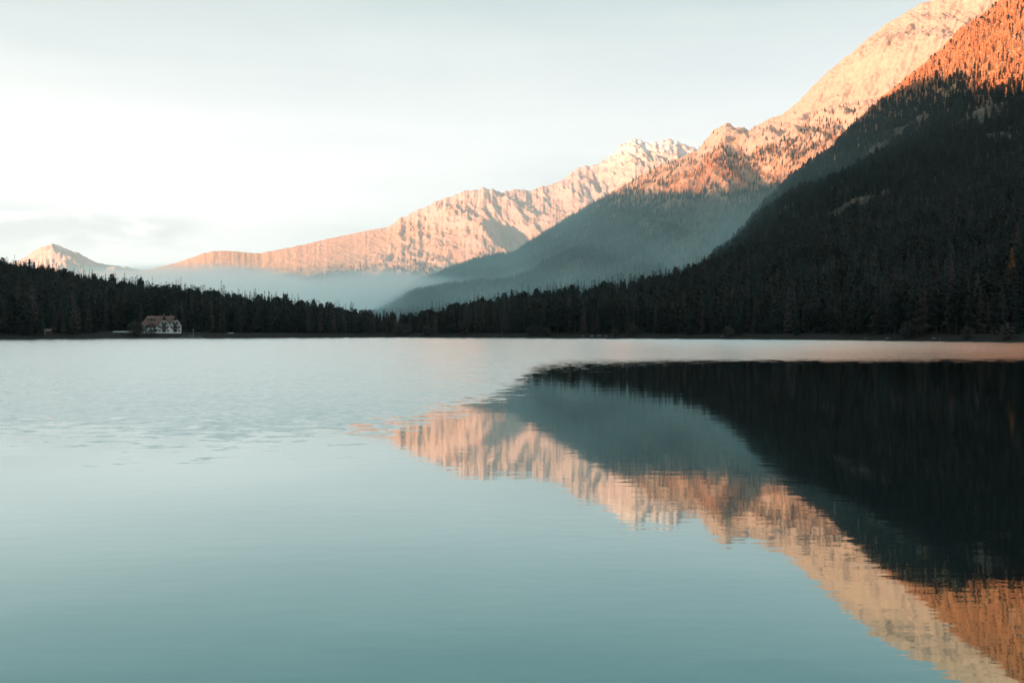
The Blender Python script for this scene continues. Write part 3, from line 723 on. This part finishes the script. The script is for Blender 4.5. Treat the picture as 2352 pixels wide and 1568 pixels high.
# shore boulders, each its own shape
def boulder(x, y, s, label, seed):
    bm = bmesh.new(); bmesh.ops.create_icosphere(bm, subdivisions=2, radius=1)
    r = random.Random(seed); ax = (r.uniform(.8, 1.6), r.uniform(.7, 1.1), r.uniform(.45, .8))
    c = np.array([v.co[:] for v in bm.verts]); nn = fbm(c[:, 0] * 1.3 + seed, c[:, 1] * 1.3 + c[:, 2], 3, seed)
    for v, k in zip(bm.verts, nn): v.co = [v.co[i] * ax[i] * s * (1 + .35 * k) for i in range(3)]
    me = bpy.data.meshes.new('boulder'); bm.to_mesh(me); bm.free(); me.materials.append(M['rockpale'])
    o = link('boulder', me); o.location = (x, y, ground_at(x, y) + .15 * s); tag(o, label, 'boulder', 'pale boulders on the beach'); return o
BL = [(583, 9, .9, 'pale low boulder at the left end of the beach stones'), (592, 8, 1.3, 'broad pale boulder second from left on the beach'), (599, 10, 1.0, 'pale boulder in the middle of the beach stones'),
      (606, 7, 1.5, 'largest pale boulder on the beach'), (612, 10, .8, 'small pale boulder at the right end of the beach stones'), (722, 8, 1.2, 'lone pale boulder on the dark right shore'),
      (866, 7, .8, 'small grey boulder under the steep dark wood'), (887, 6, .9, 'grey boulder left of the round bush'), (934, 6, 1.1, 'pale boulder right of the round bush'), (940, 7, .7, 'small pale boulder touching the bigger one right of the bush')]
for i, (pxv, dd, s, lab) in enumerate(BL):
    Ys = float(np.interp(pxv, hills.px, shoreY)) + dd; boulder(at(pxv, Ys), Ys, s, lab, 300 + i)
# bare round bushes on the shore
BUSH = [(136, 12, 2.4, 'big bare grey tree-like bush in front of the house corner'), (151, 14, 1.9, 'bare bush covering part of the white house wall'), (398, 14, 2.2, 'left of two round brown bushes in the dip between the woods'), (405, 14, 2.1, 'right of two round brown bushes in the dip between the woods'),
        (427, 12, 1.8, 'low grey bush at the start of the right wood'), (533, 11, 2.0, 'reddish bare bush on the shore left of the pale stones'), (546, 10, 1.6, 'small reddish bush right of its bigger neighbour'), (615, 12, 1.2, 'small round pale bush beside the beach stones'), (632, 12, 1.9, 'pale round bush standing right of the beach stones'),
        (729, 10, 1.5, 'grey bush on the dark right shore beside a boulder'), (908, 9, 1.9, 'round grey bush on the right shore'), (1006, 8, 1.5, 'dark bush near the right edge of the shore'), (968, 8, 1.3, 'low spreading bush right of the round grey bush')]
bme = [cluster_mesh('bush_crown', M['twig'], 400 + i, env_bush, 330, .42, 5.0) for i in range(3)]
bst = trunk_mesh('bush_stem', 3.6, .1, M['bark'], 12, 410)
for i, (pxv, dd, s, lab) in enumerate(BUSH):
    Ys = float(np.interp(pxv, hills.px, shoreY)) + dd; x = at(pxv, Ys)
    e = thing('shore_bush', x, Ys, lab, 'bush', random.uniform(0, 6), 0, 'bare bushes on the shore'); e.scale = (s * .8, s * .8, s * .8)
    link('crown', bme[i % 3], e); link('stem', bst, e)
# singled-out trees
def lone(k, va, pxv, dd, s, lab):
    Ys = float(np.interp(pxv, hills.px, shoreY)) + dd; x = at(pxv, Ys)
    return place_tree(k, va, (x, Ys, ground_at(x, Ys)), s, 1.0, lab, None)
lone('larch', 0, 386.6, 16, .72, 'small pale brown larch standing out at the water left of the dip')
lone('larch', 1, 427, 20, .8, 'slim grey-brown larch in front of the dark wood right of the dip')
gl = lone('larch', 0, 1012, 60, 1.0, 'tall larch with orange top at the right edge of the view')
gl.location.z += 10
for c in gl.children:
    if c.name.startswith('crown'):
        c.data = cluster_mesh('larch_crown', foliage('orange tinged needles', (0.10, 0.048, 0.028), (0.19, 0.085, 0.04)), 77, env_larch, 520, .8, 24)

# ------------------------------------------------------------------ air: valley fog and distance haze
def box_obj(name, x0, x1, y0, y1, z0, z1, mat):
    return MB().box(x0, x1, y0, y1, z0, z1).build(name, mat)
def vol_mat(name, dens, col, aniso=0.0):
    m = bpy.data.materials.new(name); m.use_nodes = True; nt = m.node_tree; nt.nodes.clear()
    out = nd(nt, 'ShaderNodeOutputMaterial'); pv = nd(nt, 'ShaderNodeVolumePrincipled')
    pv.inputs['Color'].default_value = (*col, 1); pv.inputs['Density'].default_value = dens; pv.inputs['Anisotropy'].default_value = aniso
    nt.links.new(pv.outputs[0], out.inputs['Volume']); return m, nt, pv
HAZE_D = 1.5e-5
m, nt, pv = vol_mat('clear mountain air', HAZE_D, (0.72, 0.97, 1.0), 0.55)
tag(box_obj('haze', -13500, 13500, -5500, 14500, -2.2, 2600, m), 'pale blue distance haze filling the valley air', 'haze', None, 'stuff')
m, nt, pv = vol_mat('valley fog', 1.0, (0.90, 0.99, 0.99), 0.4)
p = nd(nt, 'ShaderNodeNewGeometry').outputs['Position']
sx = nd(nt, 'ShaderNodeSeparateXYZ'); nt.links.new(p, sx.inputs[0])
nf = noise_n(nt, scaled(nt, p, (0.0014, 0.0010, 0.003)), 1.0, 4, 0.55)
# thick bank: its top sinks from left to right
ztop = math_n(nt, 'ADD', math_n(nt, 'MULTIPLY', sx.outputs[0], -0.042), 204.0)
ztop = math_n(nt, 'MINIMUM', ztop, 246.0)
ztop = math_n(nt, 'ADD', ztop, math_n(nt, 'MULTIPLY', math_n(nt, 'SUBTRACT', nf, 0.5), 190.0))
bankd = maprange(nt, math_n(nt, 'SUBTRACT', ztop, sx.outputs[2]), -14.0, 34.0, 0.0, 0.006)
veil = math_n(nt, 'MULTIPLY', math_n(nt, 'POWER', 2.718, math_n(nt, 'MULTIPLY', sx.outputs[2], -1 / 150.0)), maprange(nt, nf, 0.35, 0.65, 0.0010, 0.0046))
yr = math_n(nt, 'MULTIPLY', maprange(nt, sx.outputs[1], 1350.0, 2900.0), maprange(nt, sx.outputs[0], -900.0, 500.0, 0.09, 1.0)); bankd = math_n(nt, 'MULTIPLY', bankd, maprange(nt, sx.outputs[1], 3200.0, 4200.0))
far_ = maprange(nt, sx.outputs[1], 5000.0, 5900.0, 1.0, 0.02)
dd = math_n(nt, 'MULTIPLY', math_n(nt, 'ADD', bankd, math_n(nt, 'MULTIPLY', veil, yr)), far_)
nt.links.new(dd, pv.inputs['Density'])
nt.links.new(mixc(nt, maprange(nt, bankd, 0.0, 0.0025), (0.66, 0.97, 1.0), (0.96, 0.995, 0.99)), pv.inputs['Color'])
fo = box_obj('fog_bank', -6500, 3600, 1150, 9800, 2.0, 900, m); tag(fo, 'pale teal fog bank lying in the valley beyond the lake', 'fog', None, 'stuff')

# ------------------------------------------------------------------ sky, sun, camera
W = bpy.data.worlds.new('World'); SC.world = W; W.use_nodes = True
nt = W.node_tree; bg = nt.nodes['Background']
sky = nd(nt, 'ShaderNodeTexSky', sky_type='NISHITA'); sky.sun_disc = False
sky.sun_elevation = SUN_EL; sky.sun_rotation = math.atan2(SUN_H[0], SUN_H[1]) % (2 * math.pi)
sky.altitude = 1600; sky.air_density = 1.0; sky.dust_density = 2.0; sky.ozone_density = 1.0
tc = nd(nt, 'ShaderNodeTexCoord').outputs['Generated']
cl = noise_n(nt, scaled(nt, tc, (1.6, 1.6, 9.0), (0.1, 0.05, 0.4)), 1.6, 6, 0.55)
sz = nd(nt, 'ShaderNodeSeparateXYZ'); nt.links.new(tc, sz.inputs[0])
# thin bright cirrus veil over the blue, creamier towards the horizon
veilc = mixc(nt, maprange(nt, sz.outputs[2], 0.13, 0.37), (9.5, 9.25, 8.9), (4.5, 5.3, 5.25))
veilc = mixc(nt, maprange(nt, sz.outputs[2], 0.42, 0.75), veilc, (8.8, 10.6, 10.8))
streak = noise_n(nt, scaled(nt, tc, (1.3, 1.3, 14.0), (0.06, 0.10, 0.3)), 2.6, 6, 0.6)
veilc = mixc(nt, maprange(nt, streak, 0.36, 0.62, 0.0, 0.18), veilc, (6.8, 6.8, 6.65))
wisp = noise_n(nt, scaled(nt, tc, (6.0, 6.0, 22.0)), 2.2, 5, 0.55)
wisp = math_n(nt, 'MULTIPLY', maprange(nt, wisp, 0.42, 0.62), math_n(nt, 'MULTIPLY', maprange(nt, sz.outputs[2], 0.06, 0.09), maprange(nt, sz.outputs[2], 0.10, 0.125, 1.0, 0.0)))
wisp = math_n(nt, 'MULTIPLY', wisp, maprange(nt, sz.outputs[0], -0.33, -0.26, 1.0, 0.0))
veilc = mixc(nt, math_n(nt, 'MULTIPLY', wisp, 0.6), veilc, (5.9, 6.0, 6.0))
fac = maprange(nt, cl, 0.25, 0.75, 0.78, 0.95, False)
fac = math_n(nt, 'MULTIPLY', fac, maprange(nt, sz.outputs[2], 0.40, 0.75, 1.0, 0.85))
nt.links.new(mixc(nt, fac, sky.outputs[0], veilc), bg.inputs['Color'])
bg.inputs['Strength'].default_value = 0.05
su = bpy.data.lights.new('sun', 'SUN'); su.energy = 5.0; su.angle = R_(0.5); su.color = (1.0, 0.485, 0.27)
so = bpy.data.objects.new('sun', su); COL.objects.link(so)
from mathutils import Vector
to_sun = Vector((SUN_H[0] * math.cos(SUN_EL), SUN_H[1] * math.cos(SUN_EL), math.sin(SUN_EL)))
so.rotation_euler = to_sun.to_track_quat('Z', 'Y').to_euler(); so.location = to_sun * 3000

cam = bpy.data.cameras.new('camera'); co = bpy.data.objects.new('camera', cam); COL.objects.link(co)
cam.sensor_width = 36.0; cam.lens = 35.0; cam.clip_start = 0.1; cam.clip_end = 40000
co.location = (0, 0, CAMZ); co.rotation_euler = (R_(90), 0, 0); cam.shift_y = -(341 - HY) / 1024.0
SC.camera = co
SC.view_settings.view_transform = 'Standard'; SC.view_settings.look = 'None'
SC.view_settings.exposure = 1.5; SC.view_settings.gamma = 1.0
cy = SC.cycles
cy.use_denoising = True; cy.max_bounces = 8; cy.diffuse_bounces = 2; cy.glossy_bounces = 3; cy.volume_bounces = 4; cy.transparent_max_bounces = 6
cy.volume_step_rate = 1.0; cy.volume_max_steps = 64
